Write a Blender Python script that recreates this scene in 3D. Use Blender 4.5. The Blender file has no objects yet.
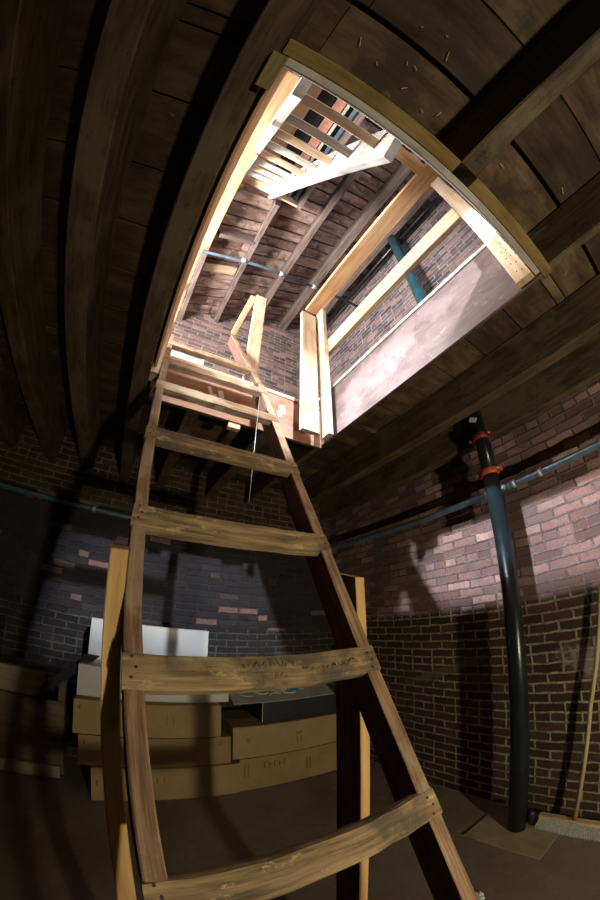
import bpy, bmesh, math, random
from mathutils import Vector, Matrix
random.seed(7)
S = bpy.context.scene
COL = S.collection
V = Vector

# ------------------------------------------------------------------ materials
def newmat(name):
    m = bpy.data.materials.new(name); m.use_nodes = True
    nt = m.node_tree; b = nt.nodes['Principled BSDF']
    return m, nt, b

class N:
    """small node-building helper"""
    def __init__(s, nt): s.nt = nt
    def node(s, t, **kw):
        n = s.nt.nodes.new(t)
        for k, v in kw.items(): setattr(n, k, v)
        return n
    def put(s, sock, v):
        if isinstance(v, bpy.types.NodeSocket): s.nt.links.new(v, sock)
        elif v is not None: sock.default_value = v
    def math(s, op, a, b=None, c=None):
        n = s.node('ShaderNodeMath', operation=op)
        s.put(n.inputs[0], a)
        if b is not None: s.put(n.inputs[1], b)
        if c is not None: s.put(n.inputs[2], c)
        return n.outputs[0]
    def mix(s, f, a, b, mode='MIX'):
        n = s.node('ShaderNodeMix', data_type='RGBA', blend_type=mode)
        s.put(n.inputs[0], f)
        for sock, v in ((n.inputs[6], a), (n.inputs[7], b)):
            s.put(sock, (*v, 1) if isinstance(v, tuple) and len(v) == 3 else v)
        return n.outputs[2]
    def ramp(s, f, stops, mode='LINEAR'):
        n = s.node('ShaderNodeValToRGB'); cr = n.color_ramp; cr.interpolation = mode
        while len(cr.elements) > 1: cr.elements.remove(cr.elements[-1])
        cr.elements[0].position = stops[0][0]; cr.elements[0].color = (*stops[0][1], 1)
        for p, c in stops[1:]:
            e = cr.elements.new(p); e.color = (*c, 1)
        s.put(n.inputs[0], f); return n.outputs[0]
    def noise(s, vec, scale, detail=4, rough=.55):
        n = s.node('ShaderNodeTexNoise'); n.inputs['Scale'].default_value = scale
        n.inputs['Detail'].default_value = detail; n.inputs['Roughness'].default_value = rough
        s.put(n.inputs['Vector'], vec); return n.outputs[0]
    def mapping(s, vec, scale=(1, 1, 1), loc=(0, 0, 0)):
        n = s.node('ShaderNodeMapping'); n.inputs['Scale'].default_value = scale; n.inputs['Location'].default_value = loc
        s.put(n.inputs[0], vec); return n.outputs[0]
    def smooth(s, v, lo, hi):
        n = s.node('ShaderNodeMapRange', interpolation_type='SMOOTHSTEP')
        s.put(n.inputs[0], v); n.inputs[1].default_value = lo; n.inputs[2].default_value = hi
        return n.outputs[0]
    def bump(s, h, strength, dist, bsdf):
        n = s.node('ShaderNodeBump'); n.inputs['Strength'].default_value = strength; n.inputs['Distance'].default_value = dist
        s.put(n.inputs['Height'], h); s.nt.links.new(n.outputs[0], bsdf.inputs['Normal'])

def wood(name, dark, mid, light, grain=26, along=1.3, rough=.75, bump=.35, knots=.5, stain=None, stain_amt=.0, stain_scale=3, var=.2, fleck=None, fleck_amt=.6, fleck_lo=.6):
    m, nt, b = newmat(name); h = N(nt)
    uv = h.node('ShaderNodeUVMap').outputs[0]
    oi = h.node('ShaderNodeObjectInfo').outputs['Random']
    off = h.node('ShaderNodeCombineXYZ'); h.put(off.inputs[2], h.math('MULTIPLY', oi, 37.0))
    add = h.node('ShaderNodeVectorMath', operation='ADD'); h.put(add.inputs[0], uv); h.put(add.inputs[1], off.outputs[0])
    vec = add.outputs[0]
    wob = h.noise(vec, 2.2, 2)
    g1 = h.noise(h.mapping(vec, (along, grain, 1)), 3.0, 5, .6)
    g2 = h.noise(h.mapping(vec, (along * 2.5, grain * 4, 1)), 4.0, 3, .7)
    f = h.math('ADD', h.math('MULTIPLY', g1, .75), h.math('MULTIPLY', g2, .25))
    f = h.math('ADD', f, h.math('MULTIPLY', h.math('SUBTRACT', wob, .5), .35))
    c = h.ramp(f, [(.32, dark), (.5, mid), (.68, light)])
    if knots:
        vo = h.node('ShaderNodeTexVoronoi'); vo.inputs['Scale'].default_value = 3.0
        h.put(vo.inputs['Vector'], h.mapping(vec, (1.0, 2.2, 1)))
        k = h.math('MULTIPLY', h.math('SUBTRACT', 1.0, h.smooth(vo.outputs['Distance'], .02, .11)), knots)
        c = h.mix(k, c, tuple(x * .45 for x in dark))
    if stain:
        st = h.smooth(h.noise(vec, stain_scale, 6, .65), .5, .62)
        c = h.mix(h.math('MULTIPLY', st, stain_amt), c, stain)
    if fleck:
        fl = h.smooth(h.noise(h.mapping(vec, (1.2, 2.2, 1)), 9, 8, .75), fleck_lo, fleck_lo + .06)
        c = h.mix(h.math('MULTIPLY', fl, fleck_amt), c, fleck)
    br = h.math('ADD', 1 - var / 2, h.math('MULTIPLY', oi, var))
    cb = h.node('ShaderNodeCombineXYZ')
    for i in range(3): h.put(cb.inputs[i], br)
    c = h.mix(1.0, c, cb.outputs[0], 'MULTIPLY')
    h.put(b.inputs['Base Color'], c); b.inputs['Roughness'].default_value = rough
    b.inputs['Specular IOR Level'].default_value = .3
    h.bump(f, bump, .004, b)
    return m

def plain(name, col, rough=.6, metal=0, spot=.15, scale=8, bump=0):
    m, nt, b = newmat(name); h = N(nt)
    tc = h.node('ShaderNodeTexCoord').outputs['Object']
    n = h.noise(tc, scale, 5, .6)
    c = h.mix(h.smooth(n, .3, .7), tuple(x * (1 - spot) for x in col), tuple(min(1, x * (1 + spot)) for x in col))
    h.put(b.inputs['Base Color'], c); b.inputs['Roughness'].default_value = rough; b.inputs['Metallic'].default_value = metal
    if bump: h.bump(n, bump, .004, b)
    return m

def brick(name, zones, rot=None, splash=None):
    """zones: list of (z_from, brick stops, mortar colour, soot colour, soot amount); blends upwards with v of the UV map (metres)."""
    m, nt, b = newmat(name); h = N(nt)
    uv0 = h.node('ShaderNodeUVMap').outputs[0]
    wn = h.node('ShaderNodeTexNoise'); wn.inputs['Scale'].default_value = 9; wn.inputs['Detail'].default_value = 3
    h.put(wn.inputs['Vector'], uv0)
    sc = h.node('ShaderNodeVectorMath', operation='SCALE'); sub = h.node('ShaderNodeVectorMath', operation='SUBTRACT')
    h.put(sub.inputs[0], wn.outputs['Color']); sub.inputs[1].default_value = (.5, .5, .5)
    h.put(sc.inputs[0], sub.outputs[0]); sc.inputs['Scale'].default_value = .022
    ad = h.node('ShaderNodeVectorMath', operation='ADD'); h.put(ad.inputs[0], uv0); h.put(ad.inputs[1], sc.outputs[0])
    sx = h.node('ShaderNodeSeparateXYZ'); h.put(sx.inputs[0], ad.outputs[0]); u, v = sx.outputs[0], sx.outputs[1]
    s0 = h.node('ShaderNodeSeparateXYZ'); h.put(s0.inputs[0], uv0); v0 = s0.outputs[1]
    H, W = .066, .212
    r = h.math('DIVIDE', v, H); row = h.math('FLOOR', r); fy = h.math('FRACT', r)
    head = h.math('LESS_THAN', h.math('MODULO', h.math('ADD', row, 602.0), 6.0), .5)
    w = h.math('SUBTRACT', W, h.math('MULTIPLY', head, W / 2))
    q = h.math('ADD', h.math('DIVIDE', u, w), h.math('MULTIPLY', h.math('MODULO', h.math('ADD', row, 600.0), 2.0), .5))
    col = h.math('FLOOR', q); fx = h.math('FRACT', q)
    dx = h.math('MULTIPLY', h.math('MINIMUM', fx, h.math('SUBTRACT', 1.0, fx)), w)
    dy = h.math('MULTIPLY', h.math('MINIMUM', fy, h.math('SUBTRACT', 1.0, fy)), H)
    d = h.math('MINIMUM', dx, dy)
    d = h.math('ADD', d, h.math('MULTIPLY', h.math('SUBTRACT', h.noise(uv0, 60, 3), .5), .007))
    d = h.math('ADD', d, h.math('MULTIPLY', h.math('SUBTRACT', h.noise(uv0, 11, 4, .6), .5), .010))
    mort = h.math('SUBTRACT', 1.0, h.smooth(d, .0045, .0095))
    cc = h.node('ShaderNodeCombineXYZ'); h.put(cc.inputs[0], col); h.put(cc.inputs[1], row)
    wh = h.node('ShaderNodeTexWhiteNoise', noise_dimensions='2D'); h.put(wh.inputs['Vector'], cc.outputs[0])
    rnd = wh.outputs['Value']
    fine = h.noise(uv0, 45, 5, .7); big = h.noise(uv0, 1.6, 5, .6); med = h.noise(uv0, 6, 5, .65)
    out = None
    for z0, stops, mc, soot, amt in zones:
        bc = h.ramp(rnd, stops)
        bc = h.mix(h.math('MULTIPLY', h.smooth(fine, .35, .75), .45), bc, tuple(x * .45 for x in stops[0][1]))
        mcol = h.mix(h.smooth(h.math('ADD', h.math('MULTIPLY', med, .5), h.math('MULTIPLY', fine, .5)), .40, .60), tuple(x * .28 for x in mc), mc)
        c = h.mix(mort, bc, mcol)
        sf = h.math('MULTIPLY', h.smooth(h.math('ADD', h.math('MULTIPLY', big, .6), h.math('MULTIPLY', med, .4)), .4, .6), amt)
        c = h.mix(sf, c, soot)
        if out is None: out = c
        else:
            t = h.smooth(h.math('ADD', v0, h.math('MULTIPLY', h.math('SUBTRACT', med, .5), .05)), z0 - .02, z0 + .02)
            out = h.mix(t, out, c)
    if splash:   # plaster splash: (u0, v0, ru, rv, colour)
        for (cu, cv, ru, rv, sl, scol) in splash:
            a = h.math('DIVIDE', h.math('SUBTRACT', s0.outputs[0], cu), ru)
            bb = h.math('DIVIDE', h.math('SUBTRACT', h.math('SUBTRACT', v0, cv), h.math('MULTIPLY', h.math('SUBTRACT', s0.outputs[0], cu), sl)), rv)
            rr = h.math('SQRT', h.math('ADD', h.math('MULTIPLY', a, a), h.math('MULTIPLY', bb, bb)))
            rr = h.math('ADD', rr, h.math('MULTIPLY', h.math('SUBTRACT', h.noise(uv0, 14, 6, .75), .5), 2.0))
            t = h.math('MULTIPLY', h.math('SUBTRACT', 1.0, h.smooth(rr, .55, .95)), .7)
            out = h.mix(t, out, scol)
    h.put(b.inputs['Base Color'], out); b.inputs['Roughness'].default_value = .85
    b.inputs['Specular IOR Level'].default_value = .25
    hh = h.math('SUBTRACT', h.math('ADD', h.math('MULTIPLY', fine, .35), h.math('MULTIPLY', rnd, .3)), h.math('MULTIPLY', mort, .8))
    h.bump(hh, .8, .012, b)
    return m

M = {}
M['rail'] = wood('old_rail_wood', (.075, .04, .022), (.22, .13, .072), (.42, .28, .17), grain=26, stain=(.42, .34, .23), stain_amt=.5, stain_scale=4, bump=.7, fleck=(.55, .48, .36), fleck_lo=.66)
M['rail_side'] = wood('reddish_side_with_shade', (.035, .014, .009), (.085, .034, .02), (.14, .065, .04), grain=22, bump=.5)  # reddish rail and leg sides, with shade mixed into the colour
M['tread'] = wood('worn_tread_wood', (.08, .052, .028), (.26, .18, .092), (.44, .32, .17), grain=18, along=1.6, stain=(.075, .06, .045), stain_amt=.8, stain_scale=3, bump=.9, fleck=(.50, .40, .22), fleck_lo=.57, fleck_amt=.7)
M['new_post'] = wood('post_lumber', (.42, .24, .085), (.55, .34, .13), (.64, .42, .18), grain=14, bump=.15, knots=.5, var=.08)
M['pine'] = wood('new_pine', (.36, .23, .125), (.53, .38, .25), (.64, .50, .36), grain=10, bump=.15, knots=.9, var=.12)
M['pine_orange'] = wood('amber_pine', (.36, .18, .08), (.52, .30, .15), (.62, .40, .22), grain=12, bump=.12, knots=.8, var=.1)
M['pine_white'] = wood('white_washed_wood', (.26, .215, .17), (.40, .36, .31), (.50, .47, .43), grain=12, bump=.2, knots=.5, var=.1, stain=(.56, .55, .54), stain_amt=.6, stain_scale=4)
M['header'] = wood('treated_header_wood', (.13, .08, .025), (.23, .15, .05), (.31, .21, .08), grain=14, bump=.3, knots=.6, var=.15, stain=(.10, .06, .025), stain_amt=.5)
M['endgrain'] = wood('end_grain_block', (.08, .075, .02), (.22, .19, .07), (.32, .28, .12), grain=14, along=1, bump=.3, knots=0)
M['joist'] = wood('old_joist_wood', (.03, .02, .011), (.08, .055, .03), (.14, .10, .055), grain=9, bump=.8, stain=(.15, .125, .07), stain_amt=.6, stain_scale=2, fleck=(.02, .014, .009), fleck_lo=.58)
M['plank_a'] = wood('ceiling_plank_a', (0.035, 0.02, 0.011), (0.1, 0.06, 0.034), (0.18, 0.115, 0.065), grain=4, along=1.2, bump=.9, stain=(.035, .024, .016), stain_amt=.75, stain_scale=3.2, fleck=(.22, .16, .09), fleck_lo=.63, fleck_amt=.5)
M['plank_b'] = wood('ceiling_plank_b', (0.055, 0.033, 0.016), (0.15, 0.098, 0.052), (0.25, 0.17, 0.09), grain=4, along=1.2, bump=.9, stain=(.035, .024, .016), stain_amt=.75, stain_scale=3.2, fleck=(.22, .16, .09), fleck_lo=.63, fleck_amt=.5)
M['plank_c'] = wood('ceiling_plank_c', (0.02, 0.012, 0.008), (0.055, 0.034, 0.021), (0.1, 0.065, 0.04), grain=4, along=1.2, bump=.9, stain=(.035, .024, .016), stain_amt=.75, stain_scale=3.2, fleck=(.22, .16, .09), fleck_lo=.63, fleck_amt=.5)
M['roof_a'] = wood('roof_board_red', (0.1, 0.05, 0.04), (0.3, 0.18, 0.145), (0.52, 0.38, 0.32), grain=5, along=1.5, bump=1.0, stain=(0.058, 0.039, 0.033), stain_amt=.7, stain_scale=5, fleck=(0.780, 0.702, 0.624), fleck_lo=.60, fleck_amt=.7)
M['roof_b'] = wood('roof_board_brown', (0.08, 0.045, 0.035), (0.22, 0.135, 0.105), (0.38, 0.26, 0.21), grain=5, along=1.5, bump=1.0, stain=(0.058, 0.039, 0.033), stain_amt=.7, stain_scale=5, fleck=(0.780, 0.702, 0.624), fleck_lo=.60, fleck_amt=.7)
M['roof_c'] = wood('roof_board_pale', (0.16, 0.095, 0.075), (0.4, 0.275, 0.225), (0.6, 0.47, 0.4), grain=5, along=1.5, bump=1.0, stain=(0.058, 0.039, 0.033), stain_amt=.7, stain_scale=5, fleck=(0.780, 0.702, 0.624), fleck_lo=.60, fleck_amt=.7)
M['roof_joist'] = wood('roof_joist_wood', (.06, .04, .034), (.13, .09, .075), (.21, .155, .13), grain=12, bump=.5)
M['ply'] = wood('red_plywood', (.22, .09, .05), (.31, .15, .09), (.40, .215, .14), grain=6, bump=.15, knots=0, stain=(.46, .36, .30), stain_amt=.4, stain_scale=3)
M['ply_gray'] = wood('scuffed_mauve_plywood', (.07, .042, .04), (.11, .075, .07), (.16, .115, .11), grain=3, bump=.25, knots=0, stain=(.19, .14, .135), stain_amt=.6, stain_scale=3, fleck=(.27, .23, .23), fleck_lo=.60, fleck_amt=.6)
M['zinc'] = plain('bluish_white_flashing', (.62, .68, .78), .45, 0, .15, 12)
M['pipe'] = plain('black_iron_pipe', (.010, .015, .018), .28, 0, .3, 10)
M['conduit'] = plain('grey_steel_pipe', (.10, .16, .20), .32, .25, .2, 14)
M['upipe'] = plain('blue_lit_iron_pipe', (.025, .075, .10), .3, 0, .3, 10)  # upper length of the black pipe, cool light tinted into its colour
M['roofpipe'] = plain('bluish_roof_pipe', (.07, .10, .13), .5, 0, .2, 14)
M['orange'] = plain('orange_coupling_paint', (.55, .10, .03), .5, 0, .25, 30)
M['redc'] = plain('dull_red_coupling_paint', (.20, .02, .02), .55, 0, .25, 30)
M['steel'] = plain('galvanised_steel', (.55, .56, .56), .4, .6, .15, 30)
M['label'] = plain('white_tag', (.7, .7, .66), .6)
M['card'] = plain('cardboard', (.34, .235, .11), .85, 0, .10, 5, .1)
M['card_b'] = plain('cardboard_darker', (.30, .205, .09), .85, 0, .12, 5, .1)
M['ink'] = plain('black_ink', (.03, .022, .015), .8)
M['fadeink'] = plain('faded_print', (.16, .10, .045), .85)
M['darkbox'] = plain('dark_navy_card', (.018, .022, .032), .5, 0, .2, 6)
M['foam'] = plain('pale_grey_board', (.62, .62, .60), .8, 0, .06, 3)
M['poster'] = plain('grey_printed_board', (.30, .29, .27), .7, 0, .15, 6)
M['gy'] = plain('pale_yellow_green_paint', (.62, .72, .35), .6)
M['gb'] = plain('blue_paint', (.04, .20, .55), .6)
M['gg'] = plain('pale_green_paint', (.35, .55, .42), .6)
M['black'] = plain('black_board', (.008, .008, .009), .7)
M['brickred'] = plain('brick_red_board', (.36, .16, .11), .8, 0, .25, 14)
M['broomfib'] = plain('grey_bristles', (.52, .54, .48), .9, 0, .2, 60)
M['handle'] = wood('broom_handle_wood', (.32, .24, .12), (.46, .36, .20), (.56, .46, .28), grain=12, knots=0, bump=.1)
M['sheet'] = plain('tan_cardboard_sheet', (.30, .235, .135), .9, 0, .2, 7, .2)
M['crate'] = wood('dull_crate_wood', (.08, .055, .035), (.15, .11, .07), (.22, .17, .11), grain=8)
M['slat'] = wood('pale_crate_slat', (.17, .14, .09), (.26, .22, .15), (.33, .28, .20), grain=8)
M['sliver'] = plain('pale_splinters', (.5, .38, .2), .9)
M['plaster'] = plain('plaster_crumb', (.55, .56, .54), .9, 0, .2, 40, .5)

def concrete():
    m, nt, b = newmat('stained_concrete'); h = N(nt)
    tc = h.node('ShaderNodeTexCoord').outputs['Object']
    big = h.noise(tc, 1.3, 6, .6); med = h.noise(tc, 7, 6, .7); fine = h.noise(tc, 60, 4, .7)
    c = h.mix(h.smooth(big, .35, .65), (.15, .115, .08), (.23, .19, .145))
    c = h.mix(h.math('MULTIPLY', h.smooth(med, .5, .7), .5), c, (.28, .215, .15))
    c = h.mix(h.math('MULTIPLY', h.smooth(fine, .45, .8), .5), c, (.10, .078, .056))
    h.put(b.inputs['Base Color'], c); b.inputs['Roughness'].default_value = .8
    h.bump(h.math('ADD', fine, med), .35, .006, b); return m
M['concrete'] = concrete()

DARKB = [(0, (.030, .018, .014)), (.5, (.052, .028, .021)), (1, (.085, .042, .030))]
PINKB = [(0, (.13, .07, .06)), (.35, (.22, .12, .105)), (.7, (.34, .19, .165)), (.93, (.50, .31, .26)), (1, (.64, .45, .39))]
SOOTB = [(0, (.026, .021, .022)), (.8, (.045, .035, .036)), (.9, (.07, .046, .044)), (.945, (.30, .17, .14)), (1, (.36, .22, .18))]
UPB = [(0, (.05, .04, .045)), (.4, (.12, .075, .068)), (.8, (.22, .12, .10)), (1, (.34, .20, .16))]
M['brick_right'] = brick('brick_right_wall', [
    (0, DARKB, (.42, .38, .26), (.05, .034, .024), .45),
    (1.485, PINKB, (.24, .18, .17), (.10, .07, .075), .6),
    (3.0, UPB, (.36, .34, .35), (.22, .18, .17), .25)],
    splash=[(.42, 1.0, .42, .14, .30, (.23, .23, .18)), (1.7, 1.0, .5, .05, -.3, (.11, .10, .08))])
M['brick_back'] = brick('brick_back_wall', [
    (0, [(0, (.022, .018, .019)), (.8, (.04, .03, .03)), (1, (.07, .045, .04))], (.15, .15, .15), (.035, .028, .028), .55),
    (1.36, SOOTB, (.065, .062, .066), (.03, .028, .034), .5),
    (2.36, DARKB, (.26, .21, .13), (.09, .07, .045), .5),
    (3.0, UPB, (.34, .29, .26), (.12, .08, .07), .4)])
M['brick_plain'] = brick('brick_other_walls', [(0, SOOTB, (.10, .09, .08), (.04, .03, .03), .5)])

# ------------------------------------------------------------------ mesh helpers
class MB:
    def __init__(s):
        s.bm = bmesh.new(); s.uv = s.bm.loops.layers.uv.new('UVMap'); s.mi = 0
    def face(s, pts, uvs):
        vs = [s.bm.verts.new(p) for p in pts]
        return s._f(vs, uvs)
    def _f(s, vs, uvs):
        try: f = s.bm.faces.new(vs)
        except ValueError: return None
        f.material_index = s.mi
        for l, t in zip(f.loops, uvs): l[s.uv].uv = t
        return f
    def beam(s, p0, p1, w, d, up=(0, 0, 1), c=None, seg=1, jit=0, twist=0, cut0=None, cut1=None, side_mi=None):
        """bar from p0 to p1; w along side, d along up. Corners chamfered."""
        p0, p1, up = V(p0), V(p1), V(up); a = (p1 - p0); L = a.length; a.normalize()
        side = a.cross(up).normalized(); upn = side.cross(a).normalized()
        if c is None: c = min(w, d) * .07
        hw, hd = w / 2, d / 2
        prof = [(-hw + c, -hd), (hw - c, -hd), (hw, -hd + c), (hw, hd - c), (hw - c, hd), (-hw + c, hd), (-hw, hd - c), (-hw, -hd + c)]
        per = [0]
        for i in range(8):
            x0, y0 = prof[i]; x1, y1 = prof[(i + 1) % 8]; per.append(per[-1] + math.hypot(x1 - x0, y1 - y0))
        uo, vo = random.random() * 5, random.random() * 5
        rings = []
        for k in range(seg + 1):
            t = k / seg; o = p0.lerp(p1, t)
            jx, jy = (random.uniform(-jit, jit), random.uniform(-jit, jit)) if jit else (0, 0)
            ring = []
            for (x, y) in prof:
                ex, ey = (random.uniform(-jit, jit) * .6, random.uniform(-jit, jit) * .6) if jit else (0, 0)
                q = o + side * (x + jx + ex) + upn * (y + jy + ey)
                if k == 0 and cut0: q += a * (cut0[0] * x + cut0[1] * y)
                if k == seg and cut1: q += a * (cut1[0] * x + cut1[1] * y)
                ring.append(s.bm.verts.new(q))
            rings.append(ring)
        for k in range(seg):
            u0, u1 = uo + L * k / seg, uo + L * (k + 1) / seg
            for i in range(8):
                j = (i + 1) % 8
                s._f([rings[k][i], rings[k][j], rings[k + 1][j], rings[k + 1][i]],
                     [(u0, vo + per[i]), (u0, vo + per[i + 1]), (u1, vo + per[i + 1]), (u1, vo + per[i])])
                if side_mi is not None and i in (2, 6): s.bm.faces.ensure_lookup_table(); s.bm.faces[-1].material_index = side_mi
        for ring, rev in ((rings[0], True), (rings[-1], False)):
            uvs = [(uo + x, vo + y) for x, y in prof]
            if rev: s._f(ring[::-1], uvs[::-1])
            else: s._f(ring, uvs)
        return s
    def box(s, x0, x1, y0, y1, z0, z1, c=None, **k):
        """axis-aligned bar, grain along the longest side"""
        dx, dy, dz = x1 - x0, y1 - y0, z1 - z0; mx, my, mz = (x0 + x1) / 2, (y0 + y1) / 2, (z0 + z1) / 2
        L = max(dx, dy, dz)
        if L == dx: return s.beam((x0, my, mz), (x1, my, mz), dy, dz, (0, 0, 1), c, **k)
        if L == dy: return s.beam((mx, y0, mz), (mx, y1, mz), dx, dz, (0, 0, 1), c, **k)
        return s.beam((mx, my, z0), (mx, my, z1), dx, dy, (0, 1, 0), c, **k)
    def tube(s, pts, r, n=20, cap=True):
        pts = [V(p) for p in pts]; rr = r if isinstance(r, (list, tuple)) else [r] * len(pts)
        rings = []; prev = None; u = 0
        for i, p in enumerate(pts):
            if i == 0: t = pts[1] - p
            elif i == len(pts) - 1: t = p - pts[i - 1]
            else: t = (pts[i + 1] - p).normalized() + (p - pts[i - 1]).normalized()
            t.normalize()
            if prev is None:
                ref = V((0, 0, 1)) if abs(t.z) < .9 else V((1, 0, 0)); x = t.cross(ref).normalized()
            else:
                x = (prev - t * prev.dot(t)).normalized()
            prev = x; y = t.cross(x)
            rings.append([s.bm.verts.new(p + (x * math.cos(2 * math.pi * k / n) + y * math.sin(2 * math.pi * k / n)) * rr[i]) for k in range(n)])
        for i in range(len(rings) - 1):
            L = (pts[i + 1] - pts[i]).length
            for k in range(n):
                j = (k + 1) % n
                f = s._f([rings[i][k], rings[i][j], rings[i + 1][j], rings[i + 1][k]], [(u, k / n), (u, (k + 1) / n), (u + L, (k + 1) / n), (u + L, k / n)])
                if f: f.smooth = True
            u += L
        if cap:
            s._f(rings[0][::-1], [(0, 0)] * n); s._f(rings[-1], [(0, 0)] * n)
        return s
    def build(s, name, mats, parent=None):
        me = bpy.data.meshes.new(name)
        bmesh.ops.recalc_face_normals(s.bm, faces=s.bm.faces)
        if parent is not None:
            q = parent; o = V((0, 0, 0))
            while q is not None: o += q.location; q = q.parent
        else:
            xs = [v.co for v in s.bm.verts]
            mn = V([min(c[i] for c in xs) for i in range(3)]); mx = V([max(c[i] for c in xs) for i in range(3)])
            o = V(((mn.x + mx.x) / 2, (mn.y + mx.y) / 2, mn.z))
        for v in s.bm.verts: v.co -= o
        s.bm.to_mesh(me); s.bm.free()
        for m in (mats if isinstance(mats, (list, tuple)) else [mats]): me.materials.append(m)
        ob = bpy.data.objects.new(name, me); COL.objects.link(ob)
        if parent is not None: ob.parent = parent
        else: ob.location = o
        return ob

def tag(o, label, cat, group=None, kind=None):
    o['label'] = label; o['category'] = cat
    if group: o['group'] = group
    if kind: o['kind'] = kind
    return o
def thing(name, label, cat, loc, group=None):
    o = bpy.data.objects.new(name, None); COL.objects.link(o); o.location = loc; o.empty_display_size = .1
    return tag(o, label, cat, group)
def struct(o): o['kind'] = 'structure'; return o

# ------------------------------------------------------------------ the room shell
XR, YB, XL, YF = 2.3, 3.2, -3.0, -2.8
TOP = 6.6
RS = .42                                   # the roof rises towards the right wall
def roofz(x): return 5.12 + RS * x

mb = MB(); mb.box(XL, XR + .3, YF, YB + .3, -.12, 0, c=.001); struct(mb.build('floor', M['concrete']))

def wallmesh(a, b, z0, z1, u0, name, mat, thick):
    """vertical brick wall from plan point a to b (room on the left of a->b seen from above is handled by recalculated normals)"""
    mb = MB(); a, b = V((*a, 0)), V((*b, 0)); d = (b - a); L = d.length; n = V((d.y, -d.x, 0)).normalized() * thick
    def P(t, z, k=0): return a + d * t + n * k + V((0, 0, z))
    mb.face([P(0, z0), P(1, z0), P(1, z1), P(0, z1)], [(u0, z0), (u0 + L, z0), (u0 + L, z1), (u0, z1)])
    mb.face([P(0, z0, 1), P(1, z0, 1), P(1, z1, 1), P(0, z1, 1)], [(u0, z0), (u0 + L, z0), (u0 + L, z1), (u0, z1)])
    for t in (0, 1): mb.face([P(t, z0), P(t, z0, 1), P(t, z1, 1), P(t, z1)], [(0, z0), (thick, z0), (thick, z1), (0, z1)])
    mb.face([P(0, z1), P(1, z1), P(1, z1, 1), P(0, z1, 1)], [(0, 0), (L, 0), (L, .3), (0, .3)])
    mb.face([P(0, z0), P(1, z0), P(1, z0, 1), P(0, z0, 1)], [(0, 0), (L, 0), (L, .3), (0, .3)])
    return struct(mb.build(name, mat))
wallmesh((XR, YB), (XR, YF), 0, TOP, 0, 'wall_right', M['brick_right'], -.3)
for o in [bpy.data.objects['wall_right']]:
    # UV u = world Y so that marks on the wall can be placed
    me = o.data; uvl = me.uv_layers[0].data
    for p in me.polygons:
        for li in p.loop_indices:
            co = o.matrix_world @ me.vertices[me.loops[li].vertex_index].co + o.location
            uvl[li].uv = (co.y, co.z)
# back wall with a small window opening in the upper storey
WX0, WX1, WZ0, WZ1 = -.16, .40, 4.28, 4.55
mb = MB()
def q(x0, x1, z0, z1, y=YB): mb.face([(x0, y, z0), (x1, y, z0), (x1, y, z1), (x0, y, z1)], [(x0, z0), (x1, z0), (x1, z1), (x0, z1)])
for y in (YB, YB + .3):
    q(XL, WX0, 0, TOP, y); q(WX1, XR + .3, 0, TOP, y); q(WX0, WX1, 0, WZ0, y); q(WX0, WX1, WZ1, TOP, y)
for (x0, x1, z0, z1) in ((WX0, WX0, WZ0, WZ1), (WX1, WX1, WZ0, WZ1)):
    mb.face([(x0, YB, z0), (x0, YB + .3, z0), (x0, YB + .3, z1), (x0, YB, z1)], [(0, z0), (.3, z0), (.3, z1), (0, z1)])
for z in (WZ0, WZ1): mb.face([(WX0, YB, z), (WX1, YB, z), (WX1, YB + .3, z), (WX0, YB + .3, z)], [(0, 0), (.6, 0), (.6, .3), (0, .3)])
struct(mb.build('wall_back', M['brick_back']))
wallmesh((XL, YF), (XL, YB), 0, TOP, 0, 'wall_left', M['brick_plain'], -.3)
wallmesh((XR + .3, YF), (XL, YF), 0, TOP, 0, 'wall_front', M['brick_plain'], -.3)

# window in the back wall, upper storey
mb = MB()
mb.box(WX0, WX1, YB + .02, YB + .08, WZ0, WZ0 + .03); mb.box(WX0, WX1, YB + .02, YB + .08, WZ1 - .03, WZ1)
mb.box(WX0, WX0 + .03, YB + .02, YB + .08, WZ0 + .03, WZ1 - .03); mb.box(WX1 - .03, WX1, YB + .02, YB + .08, WZ0 + .03, WZ1 - .03)
wf = struct(mb.build('window_1', M['pine_white']))
gm, nt, b = newmat('daylight_pane'); b.inputs['Base Color'].default_value = (.25, .28, .3, 1)
b.inputs['Emission Color'].default_value = (.82, .9, 1, 1); b.inputs['Emission Strength'].default_value = .42
mb = MB(); mb.box(WX0 + .03, WX1 - .03, YB + .045, YB + .052, WZ0 + .03, WZ1 - .03, c=.001); mb.build('pane', gm, wf)

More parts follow.
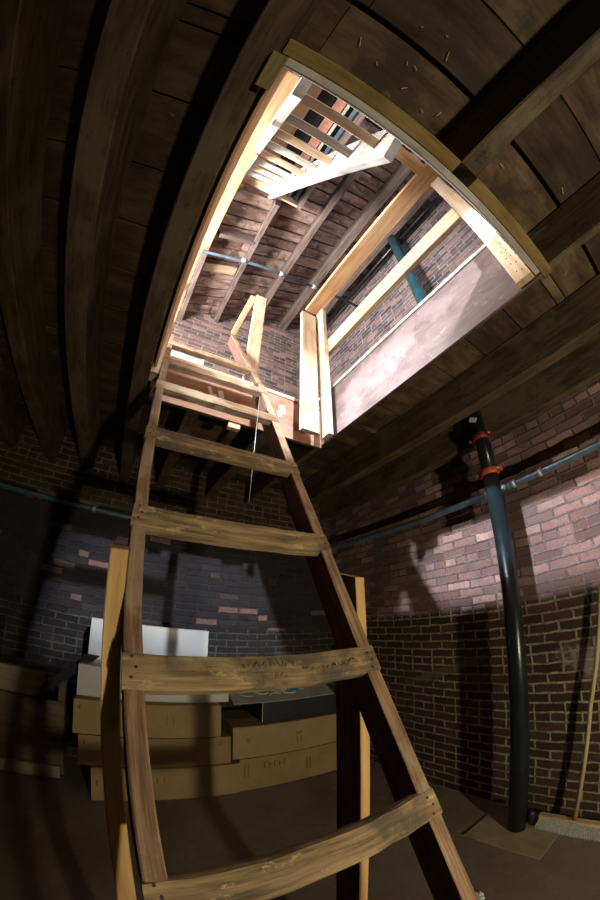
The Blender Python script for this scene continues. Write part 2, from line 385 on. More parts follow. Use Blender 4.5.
# ceiling planks (also the floor of the upper storey) around the hatch opening
HX0, HX1, HY0, HY1 = -.085, 1.13, -.05, 1.64
PZ = 2.95
mb = MB(); y = YF; rows = []
yy = -.33
while yy > YF + .3: yy -= .285
y = yy
while y < YB:
    w = random.uniform(.265, .30); rows.append((max(y, YF), min(y + w, YB)))
    y += w
    if abs(y + .33) < .14: y = -.33
ox0, ox1, oy0, oy1 = HX0 - .01, HX1 + .01, HY0 - .045, HY1 + .02
for (a, b_) in rows:
    spans = [(XL, XR)]
    pieces = [(a, b_)]
    if b_ > oy0 and a < oy1:
        pieces = []
        if a < oy0 - .01: pieces.append((a, oy0, [(XL, XR)]))
        pieces.append((max(a, oy0), min(b_, oy1), [(XL, -.32), (-.32, ox0), (ox1, XR)]))
        if b_ > oy1 + .01: pieces.append((oy1, b_, [(XL, XR)]))
    else: pieces = [(a, b_, spans)]
    for (c0, c1, sp) in pieces:
        for (x0, x1) in sp:
            # break long runs into boards
            cuts = [x0]
            while cuts[-1] < x1:
                cuts.append(min(x1, cuts[-1] + random.uniform(.9, 2.2)))
            for k in range(len(cuts) - 1):
                if cuts[k + 1] - cuts[k] < .03: continue
                mb.mi = random.choice((0, 0, 1, 1, 2)) if cuts[k] > -.3 else random.choice((2, 2, 2, 0))  # left boards mostly the darkest tone, standing in for shade between joists
                dz = random.uniform(0, .006)
                if c1 - c0 < .02: continue
                mb.box(cuts[k] + .0015, cuts[k + 1] - .0015, c0 + .003, c1 - .003, PZ + dz, PZ + .03 + dz, c=.003)
mb.mi = 2
for (x0, x1, y0, y1) in ((XL, ox0, YF, YB), (ox1, XR, YF, YB), (ox0, ox1, YF, oy0), (ox0, ox1, oy1, YB)):
    mb.box(x0, x1, y0, y1, PZ + .036, PZ + .06, c=.001)
struct(mb.build('ceiling', [M['plank_a'], M['plank_b'], M['plank_c']]))

# roof boards above the upper storey, running across the joists
RX0, RX1, RY0, RY1 = -.22, .66, -.75, 1.18      # opening of the roof hatch
RB = .19
mb = MB(); y = YF
while y < YB:
    w = random.uniform(.14, .19); y2 = min(y + w, YB)
    spans = [(XL, XR)]
    if y2 > RY0 and y < RY1: spans = [(XL, RX0), (RX1, XR)]
    for (x0, x1) in spans:
        cuts = [x0]
        while cuts[-1] < x1: cuts.append(min(x1, cuts[-1] + random.uniform(.5, 1.5)))
        for k in range(len(cuts) - 1):
            if cuts[k + 1] - cuts[k] < .04: continue
            a, b_ = cuts[k] + .003, cuts[k + 1] - .003; mb.mi = random.choice((0, 1, 2, 0, 2)); dz = random.uniform(0, .022)
            g = random.uniform(.014, .028)
            mb.beam((a, (y + y2) / 2, roofz(a) + RB + .015 + dz), (b_, (y + y2) / 2 + random.uniform(-.004, .004), roofz(b_) + RB + .015 + dz), y2 - y - g, .028, seg=4, jit=.003, c=.005)
    y = y2
mb.mi = 1
for (x0, x1, y0, y1) in ((XL, RX0, YF, YB), (RX1, XR + .3, YF, YB), (RX0, RX1, YF, RY0), (RX0, RX1, RY1, YB)):
    mb.beam((x0, (y0 + y1) / 2, roofz(x0) + RB + .075), (x1, (y0 + y1) / 2, roofz(x1) + RB + .075), y1 - y0, .02, c=.001)
o = mb.build('ceiling_roof', [M['roof_a'], M['roof_b'], M['roof_c']]); struct(o)

# ------------------------------------------------------------------ joists
def joist(x0, x1, y0, y1, label, z0=2.68, z1=PZ, mat='joist', name='ceiling_joist', group='old joists under the basement ceiling', jit=.003):
    mb = MB(); mb.box(x0, x1, y0, y1, z0, z1, c=.006, seg=14, jit=jit)
    return tag(mb.build(name, M[mat]), label, 'joist', group)
joist(-.20, -.10, YF, YB, 'rough dark joist bordering the left side of the hatch opening')
joist(-.595, -.475, YF, YB, 'thick ceiling joist, first one left of the joist that borders the hatch')
joist(-.98, -.87, YF, YB, 'ceiling joist in the dark upper left, second left of the hatch border joist')
joist(-1.42, -1.31, YF, YB, 'ceiling joist in the dark left, third left of the hatch border joist')
joist(-1.90, -1.79, YF, YB, 'ceiling joist in the dark left, fourth left of the hatch border joist')
joist(-2.40, -2.29, YF, YB, 'ceiling joist farthest left, next to the left wall')
joist(1.145, 1.185, YF, YB, 'dark joist bordering the right side of the hatch, behind the mauve panel', z0=2.70)
joist(1.68, 1.77, YF, YB, 'ceiling joist midway between the hatch border and the right wall')
joist(2.14, 2.23, YF, YB, 'ceiling joist nearest the right brick wall above the black pipe')
joist(.53, .605, YF, -.10, 'short joist running from the near hatch edge to the top right of the photo')
joist(.18, .27, 1.71, YB, 'dark short joist behind the far hatch edge, left of the two')
joist(.70, .79, 1.71, YB, 'dark short joist behind the far hatch edge, right of the two')

def rjoist(x, w, d, label, y0=YF):
    mb = MB(); mb.beam((x, y0, roofz(x) + d / 2), (x, YB, roofz(x) + d / 2), w, d, c=.006, seg=12, jit=.003)
    return tag(mb.build('roof_joist', M['roof_joist']), label, 'joist', 'joists under the roof boards')
rjoist(-.56, .07, RB, 'roof joist left of the hatch stair, hidden mostly by the left handrail')
rjoist(-.09, .06, RB, 'thin roof joist seen just right of the left handrail post')
rjoist(.41, .065, RB, 'roof joist running down from the white stair foot to the back wall', y0=RY1 + .06)
rjoist(.98, .075, RB, 'roof joist that ends behind the tall middle guard post')
rjoist(1.50, .11, RB, 'thick grey roof joist nearest the right handrail')
rjoist(2.02, .07, RB, 'roof joist close against the right brick wall')
rjoist(-1.05, .07, RB, 'roof joist above the unseen left part of the upper room')
mb = MB(); mb.beam((-.05, 1.80, roofz(-.05) + RB / 2), (.39, 1.80, roofz(.39) + RB / 2), .05, RB * .9, c=.005)
tag(mb.build('roof_header', M['roof_joist']), 'dark roof cross timber between the left joists, beside the thin bluish pipe', 'beam')
# blocking and patch boards between thick joist and right wall
for (x, y0, y1, lab) in ((1.72, .9, 1.35, 'amber blocking board beside the thick grey roof joist, nearest the stair'),
                         (1.74, 1.6, 2.0, 'amber blocking board beside the thick grey roof joist, middle one'),
                         (1.73, 2.35, 2.9, 'amber blocking board beside the thick grey roof joist, by the back wall')):
    mb = MB(); mb.beam((x, y0, roofz(x) + .13), (x, y1, roofz(x) + .13), .30, .03, up=(-RS, 0, 1))
    tag(mb.build('blocking_board', M['pine_orange']), lab, 'board', 'amber blocking boards under the roof')
mb = MB(); mb.beam((-.05, 2.35, roofz(-.05) + .155), (.36, 2.35, roofz(.36) + .155), .12, .02, up=(-RS, 0, 1))
tag(mb.build('patch_board', M['pine']), 'pale new patch board between the two left roof joists', 'board')

# ------------------------------------------------------------------ hatch: headers, curb panels
mb = MB(); mb.box(-.095, .528, HY0 - .05, HY0, 2.68, PZ, c=.004, seg=4, jit=.001)
tag(mb.build('header_beam', M['header']), 'yellowish header timber at the near hatch edge, left of the short joist', 'beam', 'yellow timbers framing the near hatch edge')
mb = MB(); mb.box(.607, 1.165, HY0 - .05, HY0, 2.675, PZ, c=.004, seg=4, jit=.001)
tag(mb.build('header_beam', M['header']), 'yellowish header timber at the right corner of the near hatch edge', 'beam', 'yellow timbers framing the near hatch edge')
mb = MB(); mb.box(-.115, -.072, HY0 + .002, .06, 2.650, 2.672, c=.002)
tag(mb.build('corner_block', M['endgrain']), 'greenish end-grain wood block in the top corner of the hatch', 'block')
mb = MB(); mb.box(HX0 - .01, 1.14, 1.655, 1.70, 2.66, PZ, c=.004)
tag(mb.build('header_beam', M['joist']), 'dark header timber behind the red panel at the far hatch edge', 'beam')

curb = thing('hatch_curb', 'panelled curb lining the ceiling hatch, red and mauve plywood with pale top strips', 'hatch curb', (.52, .8, 2.66))
def part(name, mat, parent, f, label=None):
    mb = MB(); f(mb); o = mb.build(name, M[mat] if isinstance(mat, str) else mat, parent)
    if label: o['label'] = label
    return o
part('panel', 'ply_gray', curb, lambda m: m.box(HX1 - .012, HX1, HY0 + .001, HY1 - .013, 2.655, 3.05, c=.001), 'scuffed mauve plywood panel on the right side')
part('panel', 'ply', curb, lambda m: m.box(HX0 + .013, HX1 - .013, HY1 - .012, HY1, 2.635, 2.955, c=.001), 'reddish plywood panel on the far side')
part('panel', 'pine_orange', curb, lambda m: m.box(HX0, HX0 + .012, HY0 + .01, HY1 - .013, 2.69, 3.05, c=.001), 'pale plywood panel on the left side')
part('panel', 'pine_white', curb, lambda m: m.box(HX0 + .013, HX1 - .013, HY0 + .001, HY0 + .026, 2.672, 3.05, c=.002), 'white painted panel on the near side')
part('flashing', 'zinc', curb, lambda m: m.box(HX0, HX1 - .1, HY0 + .027, HY0 + .030, 2.675, 2.74, c=.002), 'bluish metal strip on the near side')
part('trim_strip', 'pine_white', curb, lambda m: m.box(HX1 - .02, HX1 + .05, HY0 + .03, HY1 - .01, 3.051, 3.075, c=.002))
part('trim_strip', 'pine', curb, lambda m: m.box(HX0 + .02, HX1 - .02, HY1 - .02, HY1 + .06, 2.956, 2.985, c=.002))
part('trim_strip', 'pine', curb, lambda m: m.box(HX0 - .075, HX0 - .005, HY0 + .2, HY1 - .1, 3.051, 3.07, c=.002))
for (x, z, w, h) in ((.80, 2.84, .05, .07), (.31, 2.76, .05, .05), (.78, 2.80, .03, .05), (.36, 2.80, .03, .06), (.29, 2.80, .02, .08)):
    part('paint_patch', 'foam', curb, lambda m: m.beam((x - w / 2, HY1 - .0125, z), (x + w / 2, HY1 - .0125, z + .01), .002, h, c=.0009, seg=5, jit=.0005))

# guard rail standing on the hatch rim
gr = thing('guard_rail', 'new pine guard rail of posts and handrails around the hatch on the upper floor', 'guard rail', (.52, .8, 2.64))
part('post', 'pine', gr, lambda m: m.box(.885, 1.02, 1.50, 1.538, 2.655, 3.88, c=.003), 'flat pine post at the far right corner')
part('post', 'pine', gr, lambda m: m.box(1.045, 1.083, 1.43, 1.52, 2.63, 3.94, c=.003))
part('post', 'pine', gr, lambda m: m.box(.585, .700, 1.93, 1.97, 3.02, 4.47, c=.003), 'tall pine post behind the ladder top')
part('post', 'pine', gr, lambda m: m.beam((-.075, 1.47, 2.66), (-.108, 1.40, 3.98), .045, .09, (0, 1, 0), c=.003), 'pine post at the far left corner')
part('post', 'pine', gr, lambda m: m.box(HX1 - .052, HX1 - .014, HY0 + .031, HY0 + .115, 2.665, 4.0, c=.003), 'pale nail-dotted post at the near right corner')
part('cap_rail', 'pine_orange', gr, lambda m: m.box(.955, 1.095, HY0 + .0, 1.56, 4.003, 4.04, c=.003), 'amber handrail on the right side')
part('cap_rail', 'pine_orange', gr, lambda m: m.beam((-.082, HY0 + .02, 4.02), (-.105, 1.40, 4.02), .115, .036, c=.003), 'amber handrail on the left side')
part('cap_rail', 'pine_orange', gr, lambda m: m.box(.525, .583, 1.93, 2.50, 4.38, 4.42, c=.003), 'amber handrail running back from the middle post')
part('cleat', 'pine', gr, lambda m: m.box(.44, .52, HY1 + .002, HY1 + .04, 2.60, 2.98, c=.003), 'short pine cleat behind the ladder')
part('cap_rail', 'pine_orange', gr, lambda m: m.box(.70, .96, HY0 + .03, HY0 + .12, 4.005, 4.04, c=.003), 'short amber handrail piece beside the stair foot')
part('mid_rail', 'pine', gr, lambda m: m.box(1.085, 1.122, HY0 + .12, 1.56, 3.40, 3.54, c=.003), 'lower pine rail on the right side')
part('mid_rail', 'pine', gr, lambda m: m.box(-.175, -.14, HY0 + .03, 1.38, 3.36, 3.45, c=.003), 'lower pine rail on the left side')
for k in range(14):
    yy = HY0 + .03 + (k % 3) * .025; zz = 2.72 + (k // 3) * .055 + random.uniform(-.01, .01)
    part('nail', 'ink', gr, lambda m: m.tube([(HX1 - .0535, yy, zz), (HX1 - .050, yy, zz)], .0035, 8))

# ------------------------------------------------------------------ steep stair to the roof hatch
st = thing('roof_stair', 'steep white stair rising over the hatch towards the roof hatch', 'stair', (.22, HY0, 3.08))
def stp(s, x): # point on the stair line
    return V((x, HY0 + .03 + 1.17 * s, 3.08 + 2.33 * s))
def sx(s, a, b): return a + (b - a) * s
sd = (stp(1, 0) - stp(0, 0)).normalized(); su = V((0, -sd.z, sd.y))
mb = MB(); mb.beam(stp(0, .005), stp(1, -.095), .045, .16, su, c=.003); o = mb.build('stringer', M['pine_white'], st)
mb = MB(); mb.beam(stp(0, .44), stp(1, .30), .045, .20, su, c=.003); o = mb.build('stringer', M['pine_white'], st)
for k in range(9):
    s = .06 + .112 * k
    mb = MB(); c0 = stp(s, sx(s, .03, -.07)); c1 = stp(s, sx(s, .415, .275))
    mb.beam(c0, c1, .050, .026, (0, 0, 1), c=.003); mb.build('tread', M['pine_white' if k % 2 else 'pine'], st)

rh = thing('roof_hatch', 'boarded roof hatch shaft above the white stair, with black, brick red and pale strips', 'roof hatch', (.2, .2, 5.4))
def strip(x0, x1, mat, z=5.62, name='shaft_board', lab=None):
    part(name, mat, rh, lambda m: m.box(x0, x1, RY0 + .03, RY1 - .01, z, z + .03, c=.002), lab)
strip(-.19, .19, 'pine_orange', 5.60, lab='amber board')
strip(.205, .36, 'black', 5.66, lab='black gap board')
strip(.37, .475, 'brickred', 5.60, lab='brick red board')
strip(.485, .515, 'pine_white', 5.57, lab='thin white strip')
strip(.525, .555, 'black', 5.62, lab='black strip')
strip(.565, .605, 'roofpipe', 5.57, lab='bluish white strip')
part('side_board', 'roof_joist', rh, lambda m: m.box(RX0 + .002, RX0 + .03, RY0, RY1, 5.1, 5.75, c=.002))
part('side_board', 'roof_joist', rh, lambda m: m.box(RX1 - .03, RX1 - .002, RY0, RY1, 5.30, 5.75, c=.002))
part('side_board', 'pine', rh, lambda m: m.box(RX0 + .031, RX1 - .031, RY0, RY0 + .025, 5.2, 5.75, c=.002))
part('side_board', 'pine', rh, lambda m: m.box(RX0 + .031, RX1 - .031, RY1 - .001, RY1 + .022, 5.42, 5.75, c=.002))
part('landing_board', 'pine_white', rh, lambda m: m.box(-.15, .36, RY1 - .10, RY1 - .01, 5.41, 5.44, c=.002), 'white landing board')
part('landing_board', 'pine_white', rh, lambda m: m.box(-.15, .36, RY1 - .22, RY1 - .13, 5.43, 5.46, c=.002), 'white landing board')
part('landing_board', 'pine', rh, lambda m: m.box(-.15, .36, RY1 - .07, RY1 - .005, 5.33, 5.37, c=.002), 'pale pine board under the landing')
part('hatch_lid', 'black', rh, lambda m: m.box(RX0, RX1, RY0, RY1, 5.76, 5.79, c=.002), 'black lid')

# ------------------------------------------------------------------ the ladder
TAN = math.tan(math.radians(62)); SL = V((0, math.cos(math.radians(62)), math.sin(math.radians(62)))); NB = V((0, SL.z, -SL.y)) # NB: into the depth
def lp(x, z, depth=0): return V((x, z / TAN, z)) + NB * depth
def lxl(z): return .124 - .057 * z
def lxr(z): return .721 - .040 * z
lad = thing('wooden_ladder', 'old paint-spattered wooden ladder leaning up through the ceiling hatch', 'ladder', (.4, .05, 0))
RD = .098
mb = MB(); a, b_ = lp(lxl(0), .03, RD / 2), lp(lxl(3.32), 3.32, RD / 2)
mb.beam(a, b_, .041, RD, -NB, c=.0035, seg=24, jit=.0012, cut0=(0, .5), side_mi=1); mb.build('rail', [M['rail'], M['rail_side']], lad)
mb = MB(); a, b_ = lp(lxr(0), .03, RD / 2), lp(lxr(2.96), 2.96, RD / 2)
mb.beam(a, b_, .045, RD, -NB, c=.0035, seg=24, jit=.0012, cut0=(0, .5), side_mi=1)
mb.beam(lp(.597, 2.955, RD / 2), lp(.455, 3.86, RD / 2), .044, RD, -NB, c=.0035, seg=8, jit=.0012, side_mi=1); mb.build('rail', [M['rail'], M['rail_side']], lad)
TW = .080
tops = [.285, .665, 1.048, 1.427, 1.815, 2.195, 2.580, 2.885, 3.185]
for i, zt in enumerate(tops):
    zc = zt - TW * .883 / 2
    xl, xr = lxl(zc) - .022, lxr(zc) + .0245
    if i == 8: xr -= .03
    a, b_ = lp(xl, zc - .006, .0175), lp(xr, zc + .006, .0175)
    mb = MB(); mb.beam(a, b_, TW, .039, -NB, c=.003 if i != 2 else .007, seg=16, jit=.0014)
    t = mb.build('tread', M['tread'] if i < 6 else M['rail'], lad)
    if i == 3: t['label'] = 'tread with scribbled pencil writing'
    for side, x in ((0, lxl(zc)), (1, lxr(zc))):
        if 2 <= i <= 5:
            for j, (dx, du) in enumerate(((-.004, .022), (.006, .002), (-.003, -.018))):
                p = lp(x + dx, zc + du, -.0035)
                mb = MB(); mb.tube([p, p + NB * .003], .0036, 10); mb.build('nail', M['ink'], t)
    if i == 3:   # illegible handwriting
        def stroke(x, dz, w, hgt, n):
            pts = [lp(x + w * k / (n - 1) + random.uniform(-.003, .003), zc + dz + .883 * hgt * random.uniform(-.5, .5), -.0036) for k in range(n)]
            m_ = MB(); m_.tube(pts, .0008, 5); m_.build('writing', M['ink'], t)
        rs = random.getstate(); random.seed(3)
        for x0, dz, cnt, step, hh in ((.285, .013, 5, .012, .020), (.352, .016, 4, .012, .026), (.408, .012, 2, .006, .034), (.362, -.012, 3, .012, .020), (.44, .002, 2, .007, .024),
                                      (.465, -.002, 5, .011, .014), (.53, .004, 5, .009, .022), (.583, .008, 4, .007, .020)):
            for k in range(cnt):
                stroke(x0 + k * step, dz + random.uniform(-.002, .002), step * .8, hh * random.uniform(.6, 1), 4)
        random.setstate(rs)
# support legs nailed beside the rails
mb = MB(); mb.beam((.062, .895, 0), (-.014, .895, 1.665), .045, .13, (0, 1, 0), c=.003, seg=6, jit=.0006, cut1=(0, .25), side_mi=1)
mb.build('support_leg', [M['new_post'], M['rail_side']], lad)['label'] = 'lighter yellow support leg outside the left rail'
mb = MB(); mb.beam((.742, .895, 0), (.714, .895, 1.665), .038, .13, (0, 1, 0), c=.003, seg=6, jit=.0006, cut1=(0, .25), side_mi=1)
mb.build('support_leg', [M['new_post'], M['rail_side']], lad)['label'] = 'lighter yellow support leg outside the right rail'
mb = MB(); mb.tube([(.50, 1.30, 2.62), (.50, 1.31, 2.3), (.495, 1.31, 2.02)], .0016, 6)
tag(mb.build('hanging_wire', M['steel']), 'thin wire hanging down behind the ladder from the dark ceiling', 'wire')

# ------------------------------------------------------------------ pipes
pp = thing('drain_pipe', 'thick black vertical pipe with orange couplings at the right brick wall', 'pipe', (2.06, .95, 0))
part('pipe_body', 'pipe', pp, lambda m: m.tube([(2.06, .955, .0095), (2.06, .95, 1.2), (2.06, .925, 2.36)], .058, 32))
part('pipe_body', 'pipe', pp, lambda m: m.tube([(2.06, .925, 2.36), (2.06, .915, 2.66), (2.06, .91, 3.0), (2.06, .98, 4.0)], .052, 32))
part('pipe_body', 'upipe', pp, lambda m: m.tube([(2.06, .98, 4.0), (2.06, 1.0, 4.3), (2.06, 1.04, 6.15)], .068, 32), 'blue-lit upper length of the pipe')
def coupling(z, y, mat, lab):
    c = part('coupling', mat, pp, lambda m: (m.tube([(2.06, y, z - .024), (2.06, y, z - .018), (2.06, y, z + .018), (2.06, y, z + .024)], [.062, .070, .070, .062], 32),
             m.box(2.04, 2.08, y + .06, y + .095, z - .016, z + .016, c=.004), m.box(2.04, 2.08, y - .095, y - .06, z - .016, z + .016, c=.004)), lab)
    for s in (-1, 1):
        part('bolt', 'steel', c, lambda m: m.tube([(2.025, y + s * .082, z), (2.095, y + s * .082, z)], .008, 8))
coupling(2.375, .925, 'orange', 'bright orange coupling'); coupling(2.65, .917, 'redc', 'dull red coupling under the ceiling')
part('tag', 'label', pp, lambda m: m.beam((1.985, .88, 2.76), (1.985, .93, 2.79), .01, .035, c=.001), 'small white tag')
part('drain_fitting', 'pipe', pp, lambda m: m.tube([(2.11, .887, .03), (2.11, .887, .06), (2.11, .887, .075), (2.11, .887, .115), (2.11, .887, .13)], [.018, .022, .026, .024, .012], 16), 'small capped fitting at the pipe foot')

sp = thing('sprinkler_pipe', 'blue-grey steel pipe running level along the right brick wall behind the black pipe', 'pipe', (2.16, 0, 2.24))
part('pipe_body', 'conduit', sp, lambda m: m.tube([(2.145, YF + .02, 2.275), (2.145, .1, 2.265), (2.145, 1.6, 2.255), (2.145, 2.75, 2.27), (2.13, 2.93, 2.272), (2.05, 3.03, 2.275), (1.9, 3.06, 2.276)], .024, 20))
for y in (.17, .60, .80, .845, 1.02, 2.45):
    part('collar', 'steel' if y in (.60, .80, 1.02) else 'conduit', sp, lambda m: m.tube([(2.145, y - .014, 2.262), (2.145, y + .014, 2.262)], .030, 20))
part('branch_fitting', 'steel', sp, lambda m: m.tube([(2.145, .86, 2.262), (2.085, .90, 2.262)], .02, 16))
bp = thing('sprinkler_pipe', 'dark steel pipe running level along the back brick wall under the joist ends', 'pipe', (0, 3.08, 2.28))
part('pipe_body', 'conduit', bp, lambda m: m.tube([(XL + .02, 3.08, 2.265), (-1, 3.08, 2.275), (1.2, 3.08, 2.28), (1.89, 3.065, 2.276)], .024, 20))
for x in (1.2, -.9, -2.2):
    part('bracket', 'steel', bp, lambda m: m.box(x - .012, x + .012, 3.10, 3.199, 2.27, 2.29, c=.002))
for x in (1.88, .6, -.35):
    part('collar', 'steel', bp, lambda m: m.tube([(x - .014, 3.08, 2.278), (x + .014, 3.08, 2.278)], .031, 20))
rp = thing('roof_sprinkler_pipe', 'thin bluish pipe hung across beneath the roof joists', 'pipe', (.6, 1.8, 4.8))
part('pipe_body', 'roofpipe', rp, lambda m: m.tube([(-.9, 1.97, 4.62), (-.25, 1.88, 4.74), (.5, 1.82, 4.86), (1.25, 1.82, 4.98)], .017, 14))
part('pipe_body', 'pipe', rp, lambda m: m.tube([(1.25, 1.82, 4.98), (1.8, 1.83, 5.08), (2.06, 1.84, 5.12)], .017, 14))
for x in (.34, .80, 1.24):
    part('collar', 'steel', rp, lambda m: m.tube([(x - .03, 1.82, 4.833 + .16 * (x - .34)), (x + .03, 1.82, 4.843 + .16 * (x - .34))], .025, 14))
cb = MB(); cb.tube([(2.18, 3.1, 6.0), (2.18, 1.5, 6.02), (2.18, .2, 6.05)], .022, 14)
tag(cb.build('roof_conduit', M['pipe']), 'thin black conduit along the top of the right brick wall, under the roof', 'conduit')

# ------------------------------------------------------------------ boxes against the back wall
def carton(x0, x1, y0, y1, z0, z1, label, mat='card', group='flat cardboard boxes piled at the back wall', prints=(), rot=0):
    t = thing('cardboard_box', label, 'box', ((x0 + x1) / 2, y0, z0), group)
    mb = MB(); mb.box(x0, x1, y0, y1, z0 + .001, z1 - .001, c=.004, seg=6, jit=.0012); mb.build('carton', M[mat], t)
    ym = (y0 + y1) / 2
    part('tape', 'card_b', t, lambda m: m.beam((x0, ym, z1), (x1, ym, z1), .05, .0015, c=.0003))
    for (px, pz, w, h, ink) in prints:
        part('print', ink, t, lambda m: m.box(px, px + w, y0 - .0025, y0 - .001, pz, pz + h, c=.0003))
    return t
arrow = lambda x, z: [(x + .012 * k, z, .006, .035, 'fadeink') for k in range(3)]
carton(-.245, .835, 2.60, 3.1, .513, .775, 'cardboard box at the top of the left pile, under the white slab', prints=[(.42, .62, .004, .09, 'fadeink'), (.47, .62, .004, .07, 'fadeink'), (-.21, .70, .015, .03, 'fadeink')])
carton(-.205, .915, 2.60, 3.1, .273, .511, 'cardboard box in the middle of the left pile, jutting out to the right', mat='card_b', prints=arrow(.82, .44) + [(-.17, .44, .015, .03, 'fadeink')])
carton(-.115, .985, 2.585, 3.1, 0, .271, 'cardboard box on the floor at the bottom of the left pile', prints=[(.35, .15, .006, .05, 'fadeink'), (.40, .15, .006, .05, 'fadeink'), (-.08, .12, .012, .05, 'fadeink')])
carton(.935, 1.98, 2.60, 3.1, .297, .578, 'cardboard box on top of the right pile, under the dark navy box', prints=arrow(1.05, .44) + [(1.50, .46, .05, .012, 'fadeink'), (1.50, .38, .008, .06, 'fadeink'), (1.54, .38, .008, .06, 'fadeink')])
carton(.99, 1.98, 2.60, 3.1, 0, .295, 'cardboard box on the floor at the right, printed with faint marks', mat='card_b',
       prints=[(1.03, .12, .006, .12, 'fadeink'), (1.06, .12, .006, .12, 'fadeink'), (1.60, .10, .01, .11, 'fadeink'), (1.63, .10, .01, .11, 'fadeink')] +
       [(1.20 + .045 * k, .19, .008, .05, 'fadeink') for k in range(5)] + [(1.20 + .045 * k, .235, .03, .007, 'fadeink') for k in range(0, 5, 2)] + [(1.20 + .045 * k, .21, .03, .006, 'fadeink') for k in range(1, 5, 2)])
mb = MB(); mb.box(1.21, 2.0, 2.665, 3.08, .580, .765, c=.004)
dbx = tag(mb.build('dark_box', M['darkbox']), 'dark navy flat box lying on the right cardboard pile', 'box')
part('edge_strip', 'foam', dbx, lambda m: m.box(1.207, 1.212, 2.66, 2.666, .582, .763, c=.0005), 'pale worn edge')
mb = MB(); mb.box(-.235, .92, 2.68, 3.12, .777, 1.01, c=.004)
tag(mb.build('foam_slab', M['foam']), 'pale grey slab box lying on the left cardboard pile', 'box')
mb = MB(); mb.box(-.19, .80, 2.93, 3.03, 1.011, 1.345, c=.004)
tag(mb.build('foam_board', M['foam']), 'white board standing on the pale slab against the brick wall', 'board')
# printed board lying on the dark box
pb = thing('painted_board', 'grey board with yellow, green and blue graffiti strokes lying on the dark box', 'board', (1.4, 2.72, .768))
part('board', 'poster', pb, lambda m: m.beam((1.42, 2.62, .772), (1.42, 2.98, .945), .96, .012, (0, 0, 1), c=.001))
def onboard(x, t): return V((x, 2.62 + .36 * t, .780 + .173 * t))
def curl(cx, ct, rx, rt, a0, a1, n, mat, r=.006):
    pts = [onboard(cx + rx * math.cos(math.radians(a0 + (a1 - a0) * k / n)), ct + rt * math.sin(math.radians(a0 + (a1 - a0) * k / n))) for k in range(n + 1)]
    part('graffiti_stroke', mat, pb, lambda m: m.tube(pts, r, 6))
curl(1.10, .30, .07, .10, 0, 300, 14, 'gg'); curl(1.24, .34, .06, .10, 180, 420, 12, 'gy'); curl(1.24, .30, .05, .06, 0, 360, 12, 'gg', .004)
curl(1.40, .42, .09, .12, 200, 360, 10, 'gy'); curl(1.50, .30, .08, .10, 30, 300, 12, 'gy', .007); curl(1.64, .38, .06, .09, 0, 270, 12, 'gg')
curl(1.74, .5, .08, .12, 90, 330, 12, 'gy'); curl(1.55, .32, .03, .04, 0, 360, 10, 'gb', .012); curl(1.34, .2, .05, .05, 0, 200, 8, 'gy', .005)
curl(1.62, .6, .2, .06, 0, 180, 12, 'ink', .005); curl(1.25, .55, .18, .1, 0, 180, 12, 'ink', .005)

# wooden crate bench at the left
cr = thing('wooden_crate', 'low dark wooden crate with a pale top slat, left by the back wall', 'crate', (-1.3, 3.0, 0))
part('slat', 'slat', cr, lambda m: m.box(-2.2, -.50, 2.86, 2.88, .66, .86, c=.003), 'pale top slat')
part('slat', 'crate', cr, lambda m: m.box(-2.2, -.34, 2.89, 2.91, .06, .64, c=.003))
part('slat', 'slat', cr, lambda m: m.box(-2.2, -.36, 2.84, 2.88, .02, .12, c=.003), 'pale bottom slat')
part('side', 'crate', cr, lambda m: m.box(-.40, -.34, 2.912, 3.18, .02, .84, c=.003))
part('lid', 'crate', cr, lambda m: m.box(-2.2, -.34, 2.885, 3.19, .842, .865, c=.003))
mb = MB(); mb.beam((-.52, 2.80, .72), (-.14, 2.80, 1.07), .008, .075, (-.6, 0, 1), c=.002, cut0=(0, 1.2), cut1=(0, -1))
tag(mb.build('loose_board', M['black']), 'dark bent board poking out between the crate and the white slab', 'board')

# ------------------------------------------------------------------ floor things at the right wall
br = thing('push_broom', 'push broom with pale wooden handle leaning against the right brick wall', 'broom', (2.17, .64, 0))
part('head', 'handle', br, lambda m: m.box(2.165, 2.225, .245, .86, .012, .06, c=.006))
def fib(m):
    for k in range(52):
        y = .250 + k * .0117
        m.beam((2.172, y, .034), (2.095 + random.uniform(-.004, .004), y + random.uniform(-.002, .002), .016 + random.uniform(0, .004)), .0078, .030, c=.002)
part('bristles', 'broomfib', br, fib)['kind'] = 'stuff'
part('handle', 'handle', br, lambda m: m.tube([(2.195, .64, .07), (2.215, .56, .8), (2.238, .42, 1.50)], .0135, 14))
part('ferrule', 'redc', br, lambda m: m.tube([(2.193, .647, .045), (2.195, .64, .09)], .016, 14), 'red socket at the foot of the handle')
mb = MB(); mb.beam((1.985, .70, .006), (1.985, 1.19, .006), .30, .006, c=.001)
sh = tag(mb.build('cardboard_sheet', M['sheet']), 'flat tan cardboard sheet on the floor at the foot of the black pipe', 'cardboard')
bm = bmesh.new(); bmesh.ops.create_icosphere(bm, subdivisions=3, radius=.035)
for v in bm.verts:
    v.co *= 1 + random.uniform(-.25, .25); v.co.z = max(v.co.z * .5, -.008)
me = bpy.data.meshes.new('plaster_crumb'); bm.to_mesh(me); bm.free(); me.materials.append(M['plaster'])
o = bpy.data.objects.new('plaster_crumb', me); COL.objects.link(o); o.location = (1.42, .82, .008)
tag(o, 'white crumb of plaster on the floor beside the right ladder rail', 'debris')
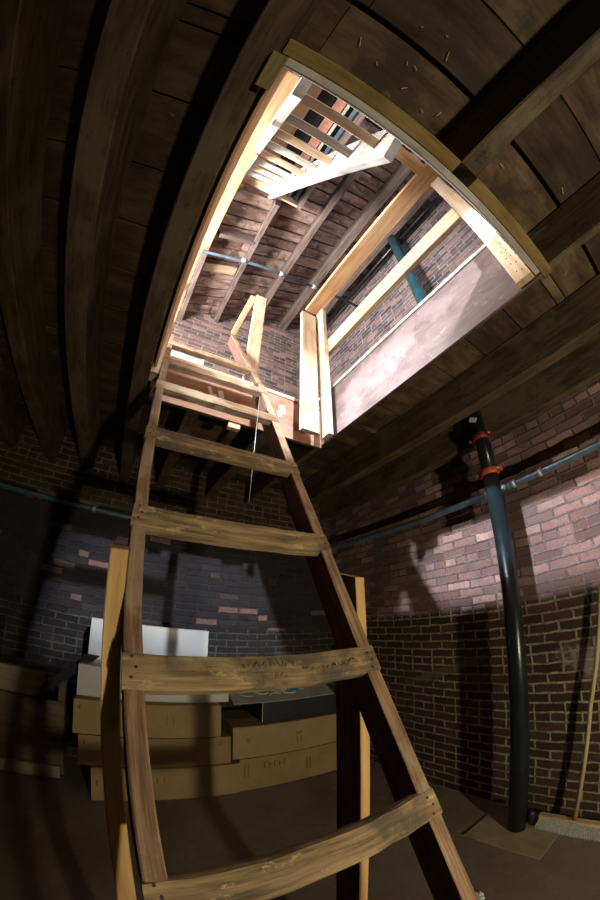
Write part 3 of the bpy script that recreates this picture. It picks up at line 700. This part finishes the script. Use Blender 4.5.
# slivers of wood on the ceiling
mb = MB()
for k in range(26):
    x, y = random.uniform(-.1, 1.7), random.uniform(-.95, -.15)
    if k < 6: x, y = ((.16, -.21), (.30, -.20), (.39, -.17), (.07, -.25), (.27, -.28), (.33, -.40))[k]
    a = random.uniform(0, 3.14); L = random.uniform(.008, .03) * (1.6 if k < 6 else 1)
    mb.beam((x, y, PZ - .002), (x + L * math.cos(a), y + L * math.sin(a), PZ - .006), .003, .002, c=.0005)
tag(mb.build('splinters', M['sliver']), 'pale splinters clinging to the dark ceiling planks beyond the near hatch edge', 'splinters', kind='stuff')

# ------------------------------------------------------------------ camera
P, R_, Y_ = [math.radians(a) for a in (28.907, .461, 30.142)]
cy, sy = math.cos(Y_), math.sin(Y_); cp, sp_ = math.cos(P), math.sin(P); cr_, sr = math.cos(R_), math.sin(R_)
W = Matrix(((cr_, 0, sr), (0, 1, 0), (-sr, 0, cr_))) @ Matrix(((1, 0, 0), (0, cp, sp_), (0, -sp_, cp))) @ Matrix(((cy, -sy, 0), (sy, cy, 0), (0, 0, 1)))
right, fwd, up = W.row[0], W.row[1], W.row[2]          # camera axes in world space
cam = bpy.data.cameras.new('camera'); co = bpy.data.objects.new('camera', cam); COL.objects.link(co)
mw = Matrix((( right[0], up[0], -fwd[0], 0), (right[1], up[1], -fwd[1], 0), (right[2], up[2], -fwd[2], 1.53), (0, 0, 0, 1)))
co.matrix_world = mw
cam.type = 'PANO'; cam.sensor_fit = 'HORIZONTAL'; cam.sensor_width = 24.0; cam.sensor_height = 36.0; cam.clip_start = .02
F = 322.848 * 24 / 600
for tgt in (cam, getattr(cam, 'cycles', None)):
    try:
        tgt.panorama_type = 'FISHEYE_LENS_POLYNOMIAL'
        tgt.fisheye_fov = math.radians(200)
        tgt.fisheye_polynomial_k0 = 0.0; tgt.fisheye_polynomial_k1 = -1 / F; tgt.fisheye_polynomial_k2 = 0.0
        tgt.fisheye_polynomial_k3 = .045 / F ** 3; tgt.fisheye_polynomial_k4 = 0.0
    except Exception as e: print('cam', e)
S.camera = co

# ------------------------------------------------------------------ light
def lamp(name, kind, loc, energy, col, size=.05, aim=None, **kw):
    l = bpy.data.lights.new(name, kind); l.energy = energy; l.color = col
    if kind == 'AREA': l.shape = 'RECTANGLE'; l.size = size; l.size_y = kw.pop('size_y', size)
    else: l.shadow_soft_size = size
    for k, v in kw.items(): setattr(l, k, v)
    o = bpy.data.objects.new(name, l); COL.objects.link(o); o.location = loc
    if aim is not None: o.rotation_euler = (V(aim) - V(loc)).to_track_quat('-Z', 'Y').to_euler()
    return o
WARM = (1.0, .87, .62)
lamp('basement_lamp_right', 'SPOT', (.72, -1.56, .85), 175, WARM, .05, aim=(2.0, 1.2, 1.9), spot_size=math.radians(156), spot_blend=1.0)
lamp('basement_lamp_left', 'POINT', (-.65, -1.7, .95), 1.2, WARM, .05)
COOL = (.85, .92, 1.0)
lamp('upper_left_fill', 'AREA', (-2.7, 1.15, 4.15), 95, COOL, .5, aim=(2.3, 1.0, 2.6), size_y=1.3)  # added fill from the left, no window in that wall
lamp('upper_near_fill', 'AREA', (.75, -2.6, 4.2), 75, COOL, .5, aim=(.9, 3.2, 3.2), size_y=1.3)  # added fill from behind the camera, no window there
lamp('upper_roof_fill', 'AREA', (-1.5, 1.3, 3.6), 430, (1.0, .97, .95), .9, aim=(.2, 1.5, 5.2), size_y=1.0)  # added upward fill to brighten the roof boards, no fixture
lamp('upper_back_fill', 'AREA', (-1.3, 2.9, 4.2), 90, COOL, .6, aim=(.7, -.05, 3.1), size_y=.5)  # added unseen fill for the near hatch faces, apart from the real window
lamp('upper_work_lamp_left', 'SPOT', (-.80, 1.12, 3.52), 1150, COOL, .03, aim=(2.3, .95, 1.3), spot_size=math.radians(48), spot_blend=.9)
lamp('upper_work_lamp_near', 'SPOT', (.80, -.70, 3.50), 600, COOL, .03, aim=(1.0, 3.2, 1.6), spot_size=math.radians(50), spot_blend=.6)
w = bpy.data.worlds.new('world'); S.world = w; w.use_nodes = True
w.node_tree.nodes['Background'].inputs[0].default_value = (.6, .7, .85, 1); w.node_tree.nodes['Background'].inputs[1].default_value = .02

S.view_settings.view_transform = 'Standard'; S.view_settings.look = 'None'; S.view_settings.gamma = 1
S.view_settings.use_curve_mapping = False; S.view_settings.exposure = 0
try:
    S.cycles.use_denoising = True; S.cycles.max_bounces = 8; S.cycles.diffuse_bounces = 5
except Exception: pass
